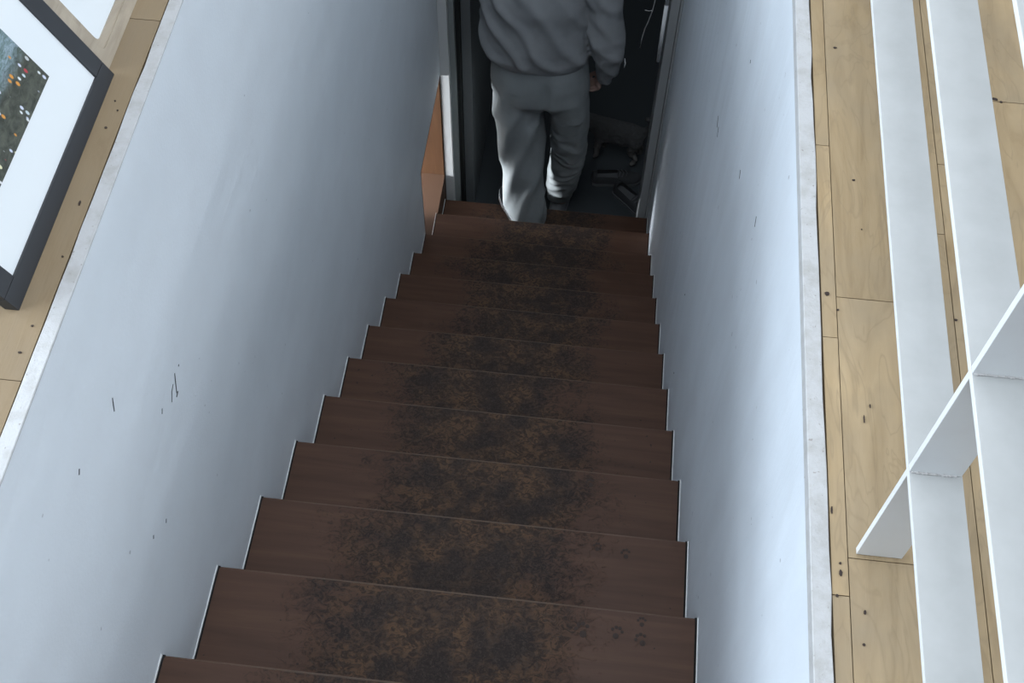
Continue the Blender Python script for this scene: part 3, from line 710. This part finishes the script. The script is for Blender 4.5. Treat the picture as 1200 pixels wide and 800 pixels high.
e = bmesh.new(); tube_bm(e, [(.742, 3.168, -2.06), (.746, 3.166, -2.085), (.744, 3.165, -2.105)], [.001, .0026, .002], 6)
o = obj('cord_end', e, M['white_plastic'], top, smooth=True); o['label'] = 'small white tag at the sleeve'

# ------------------------------------------------------------------ dog, shoes on the hall floor, cable
def dog_pt(p):
    # model faces -x; placed on the hall floor beyond the doorway
    a = math.radians(-8); x, y, z = p
    x, y, z = x*1.12, y*1.12, z*1.12
    return (.765+x*math.cos(a)-y*math.sin(a), 3.700+x*math.sin(a)+y*math.cos(a), ZL+z)
dg = bmesh.new()
dv = [((.075, 0, .165), .050), ((.0, 0, .165), .052), ((-.075, 0, .170), .056), ((-.115, 0, .190), .040), ((-.150, 0, .205), .034), ((-.178, 0, .205), .038), ((-.215, 0, .190), .020), ((-.235, 0, .184), .014),
      ((-.070, -.032, .13), .024), ((-.078, -.034, .07), .015), ((-.074, -.034, .022), .013), ((-.090, -.034, .010), .013),
      ((-.070, .032, .13), .024), ((-.058, .034, .07), .015), ((-.050, .034, .022), .013), ((-.066, .034, .010), .013),
      ((.085, -.030, .125), .034), ((.068, -.034, .085), .020), ((.098, -.036, .055), .013), ((.090, -.036, .018), .012), ((.074, -.036, .010), .013),
      ((.085, .030, .125), .034), ((.080, .034, .085), .020), ((.112, .036, .055), .013), ((.106, .036, .018), .012), ((.090, .036, .010), .013),
      ((.118, 0, .190), .018), ((.142, 0, .230), .017), ((.130, 0, .265), .014), ((.108, 0, .272), .010)]
de = [(0, 1), (1, 2), (2, 3), (3, 4), (4, 5), (5, 6), (6, 7), (2, 8), (8, 9), (9, 10), (10, 11), (2, 12), (12, 13), (13, 14), (14, 15), (0, 16), (16, 17), (17, 18), (18, 19), (19, 20), (0, 21), (21, 22), (22, 23), (23, 24), (24, 25), (0, 26), (26, 27), (27, 28), (28, 29)]
skin_bm(dg, [(dog_pt(p), r_) for p, r_ in dv], de, 1, 2)
for s in (-1, 1): ellipsoid_bm(dg, dog_pt((-.165, s*.030, .238)), (.014, .012, .026), 10, 8)
dog = remesh(dg, 'dog', M['fur'], 0.005, 2, None, lambda p, n: 0.004*noise.noise(p*70)+0.002*noise.noise(p*160))
thing(dog, 'small shaggy grey dog standing on the dark hall floor beyond the doorway', 'dog')
for s in (-1, 1):
    e = bmesh.new(); ellipsoid_bm(e, dog_pt((-.203, s*.020, .214)), (.006, .006, .006), 8, 6); obj('eye', e, M['eye'], dog, smooth=True)
e = bmesh.new(); ellipsoid_bm(e, dog_pt((-.248, 0, .187)), (.008, .009, .007), 8, 6); obj('nose', e, M['eye'], dog, smooth=True)

def loose_shoe(loc, ang, label):
    root = thing(empty('shoe', (loc[0], loc[1], ZL)), label, 'shoe')
    prof = [(0, .024), (.02, .033), (.07, .034), (.12, .036), (.16, .041), (.20, .038), (.225, .026), (.238, .010)]
    hts = [.070, .075, .072, .066, .052, .044, .038, .032]
    ub = bmesh.new(); rows = []
    for (u, w), h in zip(prof, hts):
        rows.append([ub.verts.new((u-.12, w*math.cos(k*PI/8), .016+(h-.016)*math.sin(k*PI/8))) for k in range(9)])
    for i, (A, B) in enumerate(zip(rows, rows[1:])):
        for k in range(8):
            if i in (1, 2) and 2 <= k <= 5: continue                # the opening for the foot
            ub.faces.new((A[k], A[k+1], B[k+1], B[k]))
    ub.faces.new(rows[0]); ub.faces.new(rows[-1])
    u_ = obj('upper', ub, M['old_shoe'], smooth=True)
    sb = bmesh.new(); pts = [(u-.12, w+.003) for u, w in prof]+[(u-.12, -w-.003) for u, w in reversed(prof)]
    bot = [sb.verts.new((x, y, .0005)) for x, y in pts]; tp_ = [sb.verts.new((x, y, .0165)) for x, y in pts]; n = len(pts)
    sb.faces.new(bot); sb.faces.new(tp_)
    for k in range(n): sb.faces.new((bot[k], bot[(k+1) % n], tp_[(k+1) % n], tp_[k]))
    s_ = obj('sole', sb, M['old_sole'])
    lb = bmesh.new()
    for x in (.005, .022, .039): tube_bm(lb, [(x, -.022, .055), (x+.008, 0, .068-(x*.3)), (x, .022, .055)], .0022, 6)
    l_ = obj('laces', lb, M['old_sole'])
    for o in (u_, s_, l_): o.parent = root
    root.rotation_euler = (0, 0, ang)
    return root
loose_shoe((.785, 3.545), math.radians(8), 'dark shoe on the hall floor just in front of the dog\'s paws')
loose_shoe((.875, 3.405), math.radians(-42), 'dark pale-soled shoe on the hall floor nearest the right door jamb')

cb = bmesh.new()
cp = [(.856, 3.60, -.905), (.858, 3.60, -1.5), (.852, 3.60, -2.08), (.849, 3.60, -2.14), (.845, 3.60, -2.19), (.834, 3.60, -2.25), (.824, 3.60, -2.29), (.817, 3.60, -2.345), (.814, 3.60, -2.40)]
tube_bm(cb, cp, .0022, 8); tube_bm(cb, [(.845, 3.60, -2.190), (.830, 3.60, -2.195), (.813, 3.60, -2.192)], .0018, 6)
thing(obj('cable', cb, M['white_plastic'], smooth=True), 'thin white cable hanging in the dark doorway right of the person', 'cable')
